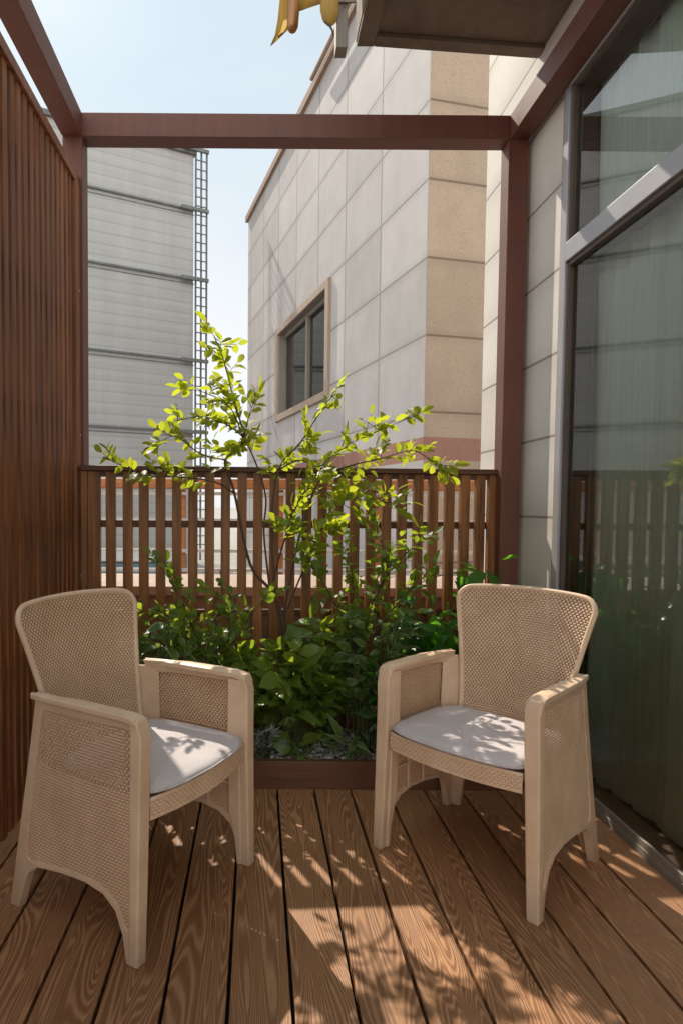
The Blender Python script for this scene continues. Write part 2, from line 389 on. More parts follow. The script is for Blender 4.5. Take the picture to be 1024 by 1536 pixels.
# ---------------------------------------------------------------- slat screen (left)
ss = empty('slat_screen', (-.93, 3.1, 0), 0, 'tall reddish brown screen of close vertical slats on the left side', 'slat screen')
T = at_parent(ss); SX = -.895
d = MB(); y = 3.02
while y > -1.7:
    d.box(SX - .045, y - .0195, -.05, SX, y + .0195, 2.765, T); y -= .0645
d.build('slats', M['screen'], ss, bevel=.002, seg=1)
MB().box(SX - .06, -1.75, 2.766, SX + .012, 3.119, 2.812, T).build('top_rail', M['screen'], ss, bevel=.003)
for z in (.12, .60, 1.10, 1.58, 2.07, 2.52):
    d = MB().box(SX - .085, -1.7, z - .035, SX - .0455, 3.1, z + .035, T); d.build('rail', M['fence_h'], ss)
MB().box(SX - .035, 3.045, -.05, SX + .016, 3.119, 2.765, T).build('end_board', M['screen'], ss, bevel=.002)
d = MB()
for z in (.85, 1.55, 2.25): MB().tube([T @ Vector((SX + .016, 3.09, z)), T @ Vector((SX + .021, 3.09, z))], .006, 8).build('screw', M['alu'], ss)

# ---------------------------------------------------------------- slat fence (back)
FA, FB = Vector((-.868, 3.085, 0)), Vector((1.222, 3.205, 0))
fr_ang = math.atan2(FB.y - FA.y, FB.x - FA.x); FL = (FB - FA).length
sf = empty('slat_fence', FA, fr_ang, 'low brown wooden fence of spaced upright slats behind the planter', 'fence')
MB().box(0, -.035, 1.372, FL, .06, 1.398).build('top_rail', M['fence_h'], sf, bevel=.003)
MB().box(.0, -.012, 1.345, FL, .02, 1.3715).build('under_rail', M['fence_h'], sf)
for z in (1.11, .655, .22):
    MB().box(0, .021, z - .018, FL, .052, z + .018).build('rail', M['fence_h'], sf, bevel=.002)
MB().box(.0, -.02, -.1, .030, .0205, 1.371).build('stile', M['fence'], sf, bevel=.002)
MB().box(FL - .034, -.02, -.1, FL, .0205, 1.371).build('stile', M['fence'], sf, bevel=.002)
nx = 25
for i in range(nx):
    x = .062 + (FL - .062 - .075) * i / (nx - 1); w = .0235 if i else .03
    j = random.uniform(-.002, .002)
    MB().box(x - w + j, -.016 , -.1, x + w + j, .0195, 1.371).build('slat', M['fence'], sf, bevel=.002, seg=1)

# ---------------------------------------------------------------- planter and gravel
PZ = .118
pl = empty('planter_box', (.2, 2.6, 0), 0, 'low brown timber planter box along the foot of the slat fence', 'planter')
T = at_parent(pl)
MB().box(-.86, 2.592, -.02, 1.318, 2.625, PZ, T).build('front_board', M['planter'], pl, bevel=.003)
MB().box(-.864, 2.626, -.02, 1.318, 3.06, .07, T).build('soil_fill', M['pebble_base'], pl)
d = MB(); rr = random.Random(5)
ico = bmesh.new(); bmesh.ops.create_icosphere(ico, subdivisions=1, radius=1); IV = [v.co.copy() for v in ico.verts]; IF = [tuple(v.index for v in f.verts) for f in ico.faces]; ico.free()
for i in range(5200):
    r = rr.uniform(.005, .0115)
    p = Vector((rr.uniform(-.85, 1.30), rr.uniform(2.63, 3.05), .083 + rr.uniform(0, .022) ))
    q = Matrix.Rotation(rr.uniform(0, 6.28), 3, 'Z') @ Matrix.Rotation(rr.uniform(-.5, .5), 3, 'X')
    s = Vector((r * rr.uniform(.9, 1.7), r * rr.uniform(.7, 1.1), r * rr.uniform(.45, .8)))
    d.mesh([p + q @ Vector((v.x * s.x, v.y * s.y, v.z * s.z)) * rr.uniform(.88, 1.1) for v in IV], IF)
gv = d.build('gravel', M['pebble'], smooth=True); tag(gv, 'grey white pebbles covering the planter under the plants', 'gravel', kind='stuff')

# ---------------------------------------------------------------- plants
def leaf(mb, p, dr, nrm, L, Wd, fold=.25, droop=.25, shape='oval', wav=0):
    dr = dr.normalized(); side = dr.cross(nrm)
    side = side.normalized() if side.length > 1e-4 else Vector((1, 0, 0)); nn = side.cross(dr).normalized()
    prof = {'oval': ((0, .03), (.16, .58), (.38, .95), (.62, .98), (.83, .66), (1, .03)),
            'point': ((0, .03), (.14, .62), (.34, 1), (.58, .80), (.80, .42), (1, .0)),
            'lance': ((0, .04), (.18, .6), (.4, .95), (.62, .85), (.84, .45), (1, 0))}[shape]
    P = []; U = []
    for t, w in prof:
        c = p + dr * L * t - nn * droop * L * t * t
        ww = w * Wd * .5; z = ww * fold
        wv = math.sin(t * 9 + L * 50) * wav * Wd
        P += [c + side * -ww + nn * (z + wv), c, c + side * ww + nn * (z - wv)]; U += [(-1, t), (0, t), (1, t)]
    Fc = []
    for i in range(len(prof) - 1):
        a = i * 3; Fc += [(a, a + 1, a + 4, a + 3), (a + 1, a + 2, a + 5, a + 4)]
    mb.mesh(P, Fc, U)
def rv(r, s=1): return Vector((r.uniform(-1, 1), r.uniform(-1, 1), r.uniform(-1, 1))) * s
def catmull(pts, n=5):
    out = []
    P = [pts[0]] + list(pts) + [pts[-1]]
    for i in range(1, len(P) - 2):
        for k in range(n):
            t = k / n; a, b, c, d_ = P[i - 1], P[i], P[i + 1], P[i + 2]
            out.append(.5 * ((2 * b) + (c - a) * t + (2 * a - 5 * b + 4 * c - d_) * t * t + (3 * b - a - 3 * c + d_) * t ** 3))
    out.append(P[-2]); return out
def twig(st, lf, r, p, dr, length, nleaf, L, Wd, shape='oval', pr=.0018, fold=.25):
    pts = [p]; q = p.copy(); dd = dr.normalized()
    seg = length / max(3, nleaf)
    for i in range(max(3, nleaf)):
        dd = (dd + rv(r, .16) + Vector((0, 0, .03))).normalized(); q = q + dd * seg; pts.append(q.copy())
    st.tube(pts, [pr * (1 - .6 * i / len(pts)) for i in range(len(pts))], 4)
    sgn = 1
    pn = rv(r).normalized() + Vector((0, -.3, .9))
    for i in range(1, len(pts)):
        t = (pts[i] - pts[i - 1]).normalized(); sd = t.cross(pn).normalized() * sgn; sgn = -sgn
        last = i == len(pts) - 1
        dl = (t * (1.0 if last else .55) + sd * (.1 if last else .9) + rv(r, .22)).normalized()
        leaf(lf, pts[i], dl, pn + rv(r, .6), L * r.uniform(.7, 1.12), Wd * r.uniform(.8, 1.1), fold, r.uniform(0, .35), shape)
        if not last and r.random() < .6:
            dl = (t * .5 - sd * .8 + rv(r, .3)).normalized()
            leaf(lf, pts[i], dl, pn + rv(r, .6), L * r.uniform(.6, 1.0), Wd * r.uniform(.75, 1.05), fold, r.uniform(0, .35), shape)
def branchy(name, label, cat, paths, leafmat, L, Wd, seed, base, dens=.045, start=.4, tw=(.05, .13), group=None, rad=.006, shape='oval', stemmat=None, nl=(3, 6)):
    r = random.Random(seed); root = empty(name, base, 0, label, cat, group)
    st, lf = MB(), MB()
    for item in paths:
        pts, st0, rad0 = item[0], item[1] if len(item) > 1 else start, item[2] if len(item) > 2 else rad
        c = catmull([Vector(p) for p in pts], 6)
        st.tube(c, [rad0 * (1 - .75 * i / len(c)) for i in range(len(c))], 6)
        tot = sum((c[i + 1] - c[i]).length for i in range(len(c) - 1)); acc = 0; nxt = tot * st0
        for i in range(len(c) - 1):
            acc += (c[i + 1] - c[i]).length
            while acc > nxt:
                t = (c[i + 1] - c[i]).normalized()
                dr = (t * .5 + rv(r, .9) + Vector((0, 0, .25))).normalized()
                twig(st, lf, r, c[i].copy(), dr, r.uniform(*tw), r.randint(*nl), L, Wd, shape)
                nxt += dens * r.uniform(.6, 1.4)
        twig(st, lf, r, c[-1].copy(), (c[-1] - c[-3]).normalized(), .07, 4, L, Wd, shape)
    Tm = Vector(base)
    for m_ in (st, lf): m_.v = [v - Tm for v in m_.v]
    st.build('stem', stemmat or M['bark'], root, smooth=True)
    lf.build('foliage', leafmat, root, smooth=True)
    return root
D = 2.9
def PP(*l): return [A(u, v, Y) for (u, v, Y) in l]
k0 = A(432, 1085, 2.88)
shrub_paths = [
  (PP((434,1085,2.88),(428,1000,2.9),(424,930,2.9),(405,885,2.9),(375,845,2.9),(352,740,2.9),(338,690,2.88),(366,660,2.86),(352,605,2.84),(337,545,2.82),(322,505,2.8)), .66, .011),
  (PP((405,885,2.9),(396,800,2.88),(398,740,2.88),(372,668,2.88),(345,640,2.9),(305,625,2.9),(262,632,2.9)), .62, .006),
  (PP((352,740,2.9),(320,722,2.86),(265,715,2.84),(215,712,2.82),(172,694,2.8)), .25, .005),
  (PP((428,1000,2.9),(412,880,2.84),(408,780,2.82),(418,705,2.8),(452,662,2.78),(474,628,2.76),(500,590,2.75)), .66, .007),
  (PP((418,705,2.8),(450,690,2.78),(478,700,2.76),(512,672,2.74),(560,650,2.72),(612,627,2.7)), .35, .004),
  (PP((424,930,2.9),(450,800,2.86),(480,720,2.82),(520,700,2.8),(570,688,2.78),(620,676,2.76),(655,700,2.75)), .42, .006),
  (PP((424,930,2.9),(470,820,2.84),(500,760,2.8),(540,740,2.76),(590,760,2.74)), .35, .005),
  (PP((405,885,2.9),(430,800,2.8),(455,740,2.75),(480,735,2.72),(520,760,2.7)), .4, .005),
  (PP((366,660,2.86),(345,610,2.82),(310,590,2.8),(290,585,2.8)), .3, .004),
  (PP((366,660,2.86),(372,630,2.86),(380,605,2.84)), .4, .003),
  (PP((338,690,2.88),(300,680,2.85),(265,655,2.83),(245,660,2.82)), .3, .004),
]
branchy('tall_shrub', 'tall airy shrub with small backlit yellow green leaves rising above the fence', 'shrub', shrub_paths, M['leaf_lime'], .064, .032, 11, k0, dens=.035, tw=(.05, .12), nl=(3, 5))
# arching shrub with small dull leaves, centre to right
paths = [
  (PP((520,1100,2.85),(540,980,2.82),(560,900,2.8),(590,850,2.78),(612,828,2.78),(632,815,2.78)), .3, .005),
  (PP((520,1100,2.85),(520,960,2.78),(530,880,2.74),(520,820,2.7)), .3, .005),
  (PP((540,980,2.82),(600,900,2.76),(640,870,2.76),(680,860,2.76)), .2, .004),
  (PP((540,980,2.82),(500,900,2.76),(470,850,2.74),(450,800,2.74)), .3, .004),
  (PP((560,900,2.8),(580,860,2.75),(572,815,2.73),(560,785,2.72)), .3, .004)]
branchy('arching_shrub', 'bushy shrub with small oval green leaves between the tall shrub and right chair', 'shrub', paths, M['leaf_mid'], .052, .028, 12, A(520,1100,2.85), dens=.032, nl=(3, 5))
paths = [
  (PP((330,1080,2.85),(310,1000,2.82),(285,930,2.8),(262,880,2.8),(240,850,2.8)), .3, .005),
  (PP((330,1080,2.85),(340,980,2.8),(345,925,2.78),(335,890,2.78)), .3, .005),
  (PP((310,1000,2.82),(275,960,2.78),(240,930,2.76),(215,920,2.76)), .2, .004),
  (PP((340,980,2.8),(372,930,2.76),(392,905,2.74)), .2, .004)]
branchy('small_leaf_shrub', 'loose shrub with small green leaves just behind the left chair arm', 'shrub', paths, M['leaf_mid'], .055, .030, 13, A(330,1080,2.85), dens=.036, nl=(3, 5))

def clump(name, label, cat, base, n, hgt, spread, L, Wd, mat, seed, shape='point', lean=(0, 0), fold=.3, droop=.45, stem=.003, perstem=4, stemmat=None, wav=.0):
    r = random.Random(seed); root = empty(name, base, 0, label, cat); st, lf = MB(), MB()
    for i in range(n):
        an = r.uniform(0, 6.283); rad = spread * math.sqrt(r.random())
        top = Vector((math.cos(an) * rad + lean[0], math.sin(an) * rad * .55 + lean[1], hgt * r.uniform(.35, 1)))
        b0 = Vector((r.uniform(-.03, .03), r.uniform(-.02, .02), 0)) + Vector((top.x, top.y, 0)) * .3
        mid = b0.lerp(top, .55) + Vector((0, 0, hgt * .08)) + rv(r, .012)
        c = catmull([b0, mid, top], 5)
        st.tube(c, [stem * (1 - .5 * k / len(c)) for k in range(len(c))], 5)
        for k in range(perstem):
            f = 1 - k * .62 / perstem; q = c[min(len(c) - 1, int(f * (len(c) - 1)))]
            out = Vector((math.cos(an), math.sin(an), 0)) * .5 + rv(r, .8)
            dl = Vector((out.x, out.y, r.uniform(-.15, .75)))
            sz = r.uniform(.55, 1.2); shp = 'oval' if (shape == 'point' and r.random() < .55) else shape
            leaf(lf, q, dl, Vector((0, -.25, .8)) + rv(r, .8), L * sz, Wd * sz * r.uniform(.8, 1.2), fold * r.uniform(.3, 1.4), r.uniform(.0, 1) * droop, shp, wav)
    st.build('stem', stemmat or M['stemgreen'], root, smooth=True)
    lf.build('foliage', mat, root, smooth=True); return root
def gp(u, Y): p = A(u, 900, Y); return (p.x, Y, .09)
clump('broad_leaf_plant', 'bushy plant with broad soft green leaves at the centre of the planter', 'plant', gp(432, 2.78), 50, .54, .23, .11, .058, M['leaf_broad'], 21, 'point', perstem=8, wav=.04)
clump('upright_leaf_plant', 'plant with long upright yellowish green leaves beside the shrub trunk', 'plant', gp(495, 2.9), 24, .68, .15, .15, .07, M['leaf_broad'], 22, 'point', perstem=6, wav=.03)
clump('variegated_plant', 'dense plant with cream edged green leaves beside the right chair arm', 'plant', gp(560, 2.78), 46, .66, .19, .085, .04, M['leaf_varieg'], 23, 'lance', perstem=7, wav=.03)
clump('glossy_plant', 'dark glossy green bush behind the right chair', 'plant', gp(668, 2.88), 46, .74, .23, .12, .058, M['leaf_dark'], 24, 'point', perstem=7)
clump('young_glossy_plant', 'young plant with large bright glossy leaves at the fence corner', 'plant', gp(742, 2.95), 6, .90, .11, .17, .085, M['leaf_dark'], 25, 'point', perstem=3, droop=.3)
clump('pointed_leaf_plant', 'plant with pointed pale veined leaves behind the left chair back', 'plant', gp(265, 2.8), 40, .64, .24, .115, .05, M['leaf_varieg'], 26, 'point', perstem=5)
clump('leafy_ground_plant', 'low green plant hidden mostly behind the left chair arm', 'plant', gp(350, 2.84), 20, .50, .17, .12, .06, M['leaf_mid'], 27, 'point', perstem=5)
clump('hosta_plant', 'small low hosta with white rimmed leaves at the planter front edge', 'plant', gp(532, 2.67), 12, .12, .09, .095, .030, M['leaf_varieg'], 28, 'lance', perstem=2, droop=.8)
clump('round_leaf_plant', 'small low plant with rounded leaves spreading over the gravel', 'plant', gp(455, 2.69), 9, .12, .10, .075, .055, M['leaf_broad'], 29, 'point', perstem=2, droop=.6)
clump('silver_fern', 'small silvery fern on the gravel next to the left chair leg', 'fern', gp(392, 2.67), 16, .15, .07, .045, .011, M['leaf_silver'], 30, 'lance', perstem=9, droop=.4)
clump('dark_filler_plant', 'deep green plant in the shade at the foot of the right chair', 'plant', gp(610, 2.75), 26, .42, .18, .10, .05, M['leaf_dark'], 31, 'point', perstem=6)

# ---------------------------------------------------------------- right wall, window, curtain, room
WX = 1.338
W0, W1 = 2.80, 3.74
sw = empty('stone_side_wall', (WX, 3.2, 0), 0, 'cream stone clad wall of the house between window and fence', 'wall')
T = at_parent(sw)
d = MB()
def wq(x, ya, za, yb, zb):
    pts = [(x, ya, za), (x, ya, zb), (x, yb, zb), (x, yb, za)]
    d.poly([T @ Vector(p) for p in pts], [(p[1], p[2]) for p in pts])
wq(WX, W0, -.25, W1, 7)
wq(WX, -3, 3.10, W0, 7)
pts = [(WX, W1, -.25), (WX, W1, 7), (2.4, W1, 7), (2.4, W1, -.25)]; d.poly([T @ Vector(p) for p in pts], [(p[0], p[2]) for p in pts])
d.poly([T @ Vector(p) for p in [(WX, W0, -.25), (WX + .3, W0, -.25), (WX + .3, W0, 3.1), (WX, W0, 3.1)]])
d.poly([T @ Vector(p) for p in [(WX, -3, 3.1), (WX, W0, 3.1), (WX + .3, W0, 3.1), (WX + .3, -3, 3.1)]])
d.build('cladding', M['stone'], sw)
wn = empty('window_wall', (1.36, 2.7, 0), 0, 'tall tinted glass window in grey aluminium frame on the right', 'window')
T = at_parent(wn)
FY = 2.795; FZ = 3.10
MB().box(WX - .008, FY - .022, 0, 1.45, FY - .001, FZ - .002, T).box(WX - .008, -3, FZ - .024, 1.45, FY - .023, FZ - .002, T).build('sealant', M['sealant'], wn)
MB().box(WX - .018, FY - .070, .05, 1.46, FY - .024, FZ - .026, T).build('frame_jamb', M['alu'], wn, bevel=.004)
MB().box(WX - .018, -3, FZ - .095, 1.46, FY - .071, FZ - .026, T).build('frame_head', M['alu'], wn, bevel=.004)
MB().box(WX - .006, FY - .088, .05, 1.44, FY - .0705, FZ - .096, T).box(WX - .006, -3, FZ - .112, 1.44, FY - .089, FZ - .0955, T).build('gasket', M['alu_dark'], wn, bevel=.002)
MB().box(WX - .020, -3, 2.262, 1.42, FY - .071, 2.345, T).build('mullion', M['alu'], wn, bevel=.004)
MB().box(WX - .008, -3, 2.243, 1.42, FY - .09, 2.2615, T).build('gasket', M['alu_dark'], wn)
MB().box(WX + .002, -3, -.1, 1.45, FY - .024, .028, T).build('sill_base', M['bracket'], wn, bevel=.003)
MB().box(WX + .004, -3, .0285, 1.43, FY - .0705, .055, T).build('sill', M['bracket'], wn, bevel=.003)
d = MB(); gx = WX + .012
def gq(z0, z1):
    d.poly([T @ Vector(p) for p in [(gx, -3, z0), (gx, -3, z1), (gx, FY - .06, z1), (gx, FY - .06, z0)]])
gq(.06, 2.25); gq(2.3, 3.02)
d.build('glass_pane', M['glass'], wn)
# curtain with soft folds
cu = empty('sheer_curtain', (1.52, 2.6, 0), 0, 'pale green sheer curtain hanging in folds behind the glass', 'curtain')
d = MB(); ny, nz = 620, 8; P = []; Fc = []
for j in range(nz + 1):
    for i in range(ny + 1):
        y = 3.15 - 5.4 * i / ny; z = 2.98 * j / nz + .04
        a = 1 + .25 * math.sin(y * 3.1)
        x = 1.46 + .009 * math.sin(y * 46 + 1.6 * math.sin(y * 7.3) + .25 * math.sin(z * 1.3 + y * 5)) * a + .004 * math.sin(y * 101 + z * .4) + .01 * math.sin(z * 1.7 + y * 9)
        P.append((x - 1.52, y - 2.6, z))
for j in range(nz):
    for i in range(ny): a = j * (ny + 1) + i; Fc.append((a, a + 1, a + ny + 2, a + ny + 1))
d.mesh(P, Fc).build('cloth', M['curtain'], cu, smooth=True)
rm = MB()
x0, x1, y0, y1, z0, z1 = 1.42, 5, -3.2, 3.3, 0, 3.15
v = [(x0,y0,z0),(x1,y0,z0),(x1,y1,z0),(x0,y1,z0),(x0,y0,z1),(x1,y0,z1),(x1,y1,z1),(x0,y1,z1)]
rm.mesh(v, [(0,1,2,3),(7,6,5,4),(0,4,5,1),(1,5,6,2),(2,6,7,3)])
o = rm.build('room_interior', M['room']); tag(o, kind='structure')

# ---------------------------------------------------------------- concrete ledge overhead
SA = A(533, 72, 3.02); SZ = SA.z
cs = empty('concrete_ledge', (SA.x, 3.05, SZ), 0, 'stained concrete balcony ledge jutting from the wall overhead', 'ledge')
T = at_parent(cs)
yl, yr = 3.02, 3.09
def slab(x0, x1, z0, z1, i0, i1):
    pts = [(x0, -1, z0), (x1, -1, z0), (x1, yr, z0), (x0, yl, z0), (x0, -1, z1), (x1, -1, z1), (x1, yr, z1), (x0, yl, z1)]
    return MB().mesh([T @ Vector(p) for p in pts], [(0,3,2,1),(4,5,6,7),(0,1,5,4),(1,2,6,5),(2,3,7,6),(3,0,4,7)])
slab(SA.x, WX + .1, SZ + .02, SZ + .24, 0, 0).build('slab', M['concrete'], cs, bevel=.006)
d = MB()
d.box(SA.x + .004, -1, SZ, SA.x + .085, yl - .008, SZ + .019, T)
d.mesh([T @ Vector(p) for p in [(SA.x+.086, yl-.075, SZ), (WX-.001, yr-.075, SZ), (WX-.001, yr-.008, SZ), (SA.x+.086, yl-.008, SZ),
        (SA.x+.086, yl-.075, SZ+.019), (WX-.001, yr-.075, SZ+.019), (WX-.001, yr-.008, SZ+.019), (SA.x+.086, yl-.008, SZ+.019)]], [(0,3,2,1),(4,5,6,7),(0,1,5,4),(1,2,6,5),(2,3,7,6),(3,0,4,7)])
d.build('drip_edge', M['concrete'], cs, bevel=.003)

# ---------------------------------------------------------------- folded awning and bracket
AY = 2.9
aw = empty('folded_awning', A(470, 10, AY), 0, 'folded yellow canvas awning hanging on a taupe bracket beside the ledge', 'awning')
T = at_parent(aw)
def pa(u, v, Y=AY): return T @ A(u, v, Y)
d = MB(); 
cols = [[(424,-40),(417,30),(413,52),(406,69)], [(430,-40),(425,30),(420,48),(412,64)], [(438,-40),(434,30),(430,40),(424,52)], [(446,-40),(442,28),(438,36),(436,42)]]
P = []; 
for i, cl in enumerate(cols):
    for (u, vv) in cl: P.append(pa(u, vv, AY + (.03 if i % 2 else -.01)))
Fc = [(i*4+j, i*4+j+1, (i+1)*4+j+1, (i+1)*4+j) for i in range(3) for j in range(3)]
d.mesh(P, Fc)
P = [pa(444,-30), pa(446,18), pa(465,11,AY+.03), pa(486,4), pa(484,-30), pa(464,-30,AY+.03)]
d.mesh(P, [(0,1,2,5),(5,2,3,4)])
d.build('canvas', M['canvas'], aw, smooth=True, solid=.003)
d = MB(); d.tube([pa(441,-60,AY-.03), pa(440,20,AY-.03), pa(439,40,AY-.03), pa(438.5,46,AY-.03), pa(438.5,50,AY-.03)], [.027,.027,.025,.018,.004], 16); d.build('roller', M['bronze'], aw, smooth=True)
d = MB(); d.tube([pa(494,-60), pa(494,0), pa(494,14), pa(495,26), pa(497,34), pa(498,38)], [.042,.042,.042,.035,.022,.004], 18); d.build('canvas_bag', M['canvas'], aw, smooth=True)
d = MB(); d.tube([pa(487,32), pa(494,37), pa(498,45), pa(500,53)], [.006,.006,.004,.003], 6); d.build('hook', M['bracket_dark'], aw, smooth=True)
d = MB(); p0 = A(504, 71, AY); p1 = A(521, 71, AY)
d.box(p0.x, AY, p0.z, p1.x, AY + .07, p0.z + .6, T); d.box(p0.x - .012, AY - .01, p0.z + .19, p1.x + .035, AY - .001, p0.z + .235, T)
d.build('bracket', M['bracket'], aw, bevel=.003)
d = MB().tube([pa(515,4,AY-.012), pa(515,4,AY-.02)], .006, 8); d.build('bolt', M['bracket_dark'], aw)

# ---------------------------------------------------------------- granite building behind
YC = 6.5; cn = A(635, 700, YC); CX = cn.x
dLf = Vector((-.247, 1, 0)).normalized(); dFr = Vector((1, .235, 0)).normalized()
gb = empty('granite_building', (CX, YC, -.25), 0, 'pale granite clad building with a sliding window, its corner facing the terrace', 'building')
T = at_parent(gb); CP = Vector((CX, YC, 0))
def leftpt(u, v):   # intersection of the sight line with the left facade
    r = ray(u, v); n_ = Vector((dLf.y, -dLf.x, 0)); t = (CP - Vector((0, 0, H))).dot(n_) / r.dot(n_); return Vector((0, 0, H)) + r * t
def L_uv(p): return ((p - CP).dot(dLf), p.z)
tl = leftpt(372, 332); TOP = leftpt(437, 207).z; LL = (leftpt(372, 500) - CP).dot(dLf)
w0, w1 = leftpt(419, 560), leftpt(491, 500); a0, a1 = (w1 - CP).dot(dLf), (w0 - CP).dot(dLf)
wz0 = (leftpt(419, 619).z + leftpt(491, 591).z) / 2; wz1 = (leftpt(419, 501).z + leftpt(491, 436).z) / 2
def lp(s, z, o=0): return CP + dLf * s + Vector((0, 0, z)) - Vector((dLf.y, -dLf.x, 0)) * (-o) if False else CP + dLf * s + Vector((0, 0, z)) + Vector((-dLf.y, dLf.x, 0)) * o
RB0, RB1 = A(635, 690, YC).z, A(635, 655, YC).z
print('bld', TOP, LL, a0, a1, wz0, wz1, RB0, RB1)
d = MB()
def lr(s0, s1, z0, z1, mb=d, o=0):
    mb.poly([T @ lp(s0, z0, o), T @ lp(s0, z1, o), T @ lp(s1, z1, o), T @ lp(s1, z0, o)], [(s0, z0), (s0, z1), (s1, z1), (s1, z0)])
lr(0, a0, RB1, TOP); lr(a1, LL, RB1, TOP); lr(a0, a1, RB1, wz0); lr(a0, a1, wz1, TOP)
for (s, ) in ((a0,), (a1,)): d.poly([T @ lp(s, wz0, 0), T @ lp(s, wz1, 0), T @ lp(s, wz1, -.2), T @ lp(s, wz0, -.2)])
d.poly([T @ lp(a0, wz0, 0), T @ lp(a1, wz0, 0), T @ lp(a1, wz0, -.2), T @ lp(a0, wz0, -.2)]); d.poly([T @ lp(a0, wz1, 0), T @ lp(a1, wz1, 0), T @ lp(a1, wz1, -.2), T @ lp(a0, wz1, -.2)])
lr(0, LL, -.25, RB0)
d.build('side_facade', M['granite_grey'], gb)
d = MB()
def frp(s, z, o=0): return CP + dFr * s + Vector((0, 0, z)) + Vector((dFr.y, -dFr.x, 0)) * o
def fr(s0, s1, z0, z1, mb, o=0): mb.poly([T @ frp(s0, z0, o), T @ frp(s1, z0, o), T @ frp(s1, z1, o), T @ frp(s0, z1, o)], [(s0 + .35, z0), (s1 + .35, z0), (s1 + .35, z1), (s0 + .35, z1)])
fr(0, 6, RB1, TOP + .0, d); fr(0, 6, -.25, RB0, d)
d.build('front_facade', M['granite_tan'], gb)
d = MB(); lr(0, LL, RB0, RB1, d, .0); fr(0, 6, RB0, RB1, d); d.build('red_band', M['granite_red'], gb)
# roof slab + parapet cap
d = MB(); q = [lp(-.0, TOP, .05), lp(LL, TOP, .05)]
back = dFr * 6
def hexa(mb, a, b, off, z0, z1, M_=T):
    pts = [a, b, b + off, a + off]; pts = [Vector((p.x, p.y, z0)) for p in pts] + [Vector((p.x, p.y, z1)) for p in pts]
    mb.mesh([M_ @ p for p in pts], [(0,3,2,1),(4,5,6,7),(0,1,5,4),(1,2,6,5),(2,3,7,6),(3,0,4,7)])
hexa(d, lp(-.05, 0, .06), lp(LL + .08, 0, .06), back, TOP + .001, TOP + .13)
d.build('roof_cap', M['brown_wall'], gb)
d = MB(); hexa(d, lp(LL, 0, 0), lp(LL, 0, 0) + Vector((.01, .01, 0)), back, -.2, TOP)
d.build('rear_facade', M['granite_grey'], gb)
d = MB(); d.tube([T @ lp(-.2, TOP + .06, .12), T @ lp(LL * .42, TOP + .06, .12)], .035, 8); d.build('gutter_pipe', M['pink_stone'], gb, smooth=True)
# facade window
wf = MB()
def bar(mb, s0, s1, z0, z1, o0, o1):
    pts = [lp(s0, z0, o0), lp(s1, z0, o0), lp(s1, z0, o1), lp(s0, z0, o1), lp(s0, z1, o0), lp(s1, z1, o0), lp(s1, z1, o1), lp(s0, z1, o1)]
    mb.mesh([T @ p for p in pts], [(0,3,2,1),(4,5,6,7),(0,1,5,4),(1,2,6,5),(2,3,7,6),(3,0,4,7)])
bar(wf, a0 - .14, a0, wz0 - .12, wz1 + .12, -.02, .05); bar(wf, a1, a1 + .14, wz0 - .12, wz1 + .12, -.02, .05)
bar(wf, a0, a1, wz0 - .12, wz0, -.02, .052); bar(wf, a0, a1, wz1, wz1 + .12, -.02, .048)
win = wf.build('window', M['pink_stone'], gb, bevel=.008)
d = MB(); e = .07
bar(d, a0, a0 + e, wz0, wz1, -.15, -.08); bar(d, a1 - e, a1, wz0, wz1, -.15, -.08); bar(d, a0 + e, a1 - e, wz0, wz0 + e, -.15, -.08); bar(d, a0 + e, a1 - e, wz1 - e, wz1, -.15, -.08)
am = (a0 + a1) * .5 - .1; bar(d, am - .05, am + .05, wz0 + e, wz1 - e, -.14, -.07)
d.build('sash', M['bracket'], win)
d = MB(); lr(a0 + e, a1 - e, wz0 + e, wz1 - e, d, -.12); d.build('pane', M['glass_far'], win)
d = MB(); lr(a0, a1, wz0, wz1, d, -.45); d.build('blind', M['room'], win)

# ---------------------------------------------------------------- clad tower at left
TY = 14.0
pr = A(290, 500, TY + 2.0); 
tdir = Vector((2.06, 1, 0)).normalized(); TP = Vector((pr.x, pr.y, 0))
def towpt(u, v):
    n_ = Vector((tdir.y, -tdir.x, 0)); r = ray(u, v); t = TP.dot(n_) / r.dot(n_); return Vector((0, 0, H)) + r * t
tb = empty('clad_tower', (TP.x, TP.y, -.25), 0, 'tall grey building clad in ribbed metal sheets with dark horizontal joints', 'building')
T = at_parent(tb)
tz = towpt(285, 232).z; print('tower', tz, TP)
def tp(s, z, o=0): return TP - tdir * s + Vector((0, 0, z)) + Vector((tdir.y, -tdir.x, 0)) * o
d = MB(); 
pts = [tp(7, -.25), tp(0, -.25), tp(0, tz), tp(7, tz)]; d.poly([T @ p for p in pts], [(0, 0), (7, 0), (7, tz), (0, tz)])
nb = Vector((-tdir.y, tdir.x, 0)) * 4
pts = [tp(0, -.25), tp(0, -.25) + nb, tp(0, tz) + nb, tp(0, tz)]; d.poly([T @ p for p in pts], [(0, 0), (4, 0), (4, tz), (0, tz)])
pts = [tp(7, tz), tp(0, tz), tp(0, tz) + nb, tp(7, tz) + nb]; d.poly([T @ p for p in pts])
d.build('cladding', M['clad'], tb)
def tbar(mb, s0, s1, z0, z1, o0, o1, TT=None):
    TT = TT or T
    pts = [tp(s0, z0, o0), tp(s1, z0, o0), tp(s1, z0, o1), tp(s0, z0, o1), tp(s0, z1, o0), tp(s1, z1, o0), tp(s1, z1, o1), tp(s0, z1, o1)]
    mb.mesh([TT @ p for p in pts], [(0,3,2,1),(4,5,6,7),(0,1,5,4),(1,2,6,5),(2,3,7,6),(3,0,4,7)])
bz = [towpt(285, vv).z for vv in (315, 419, 541, 648)]
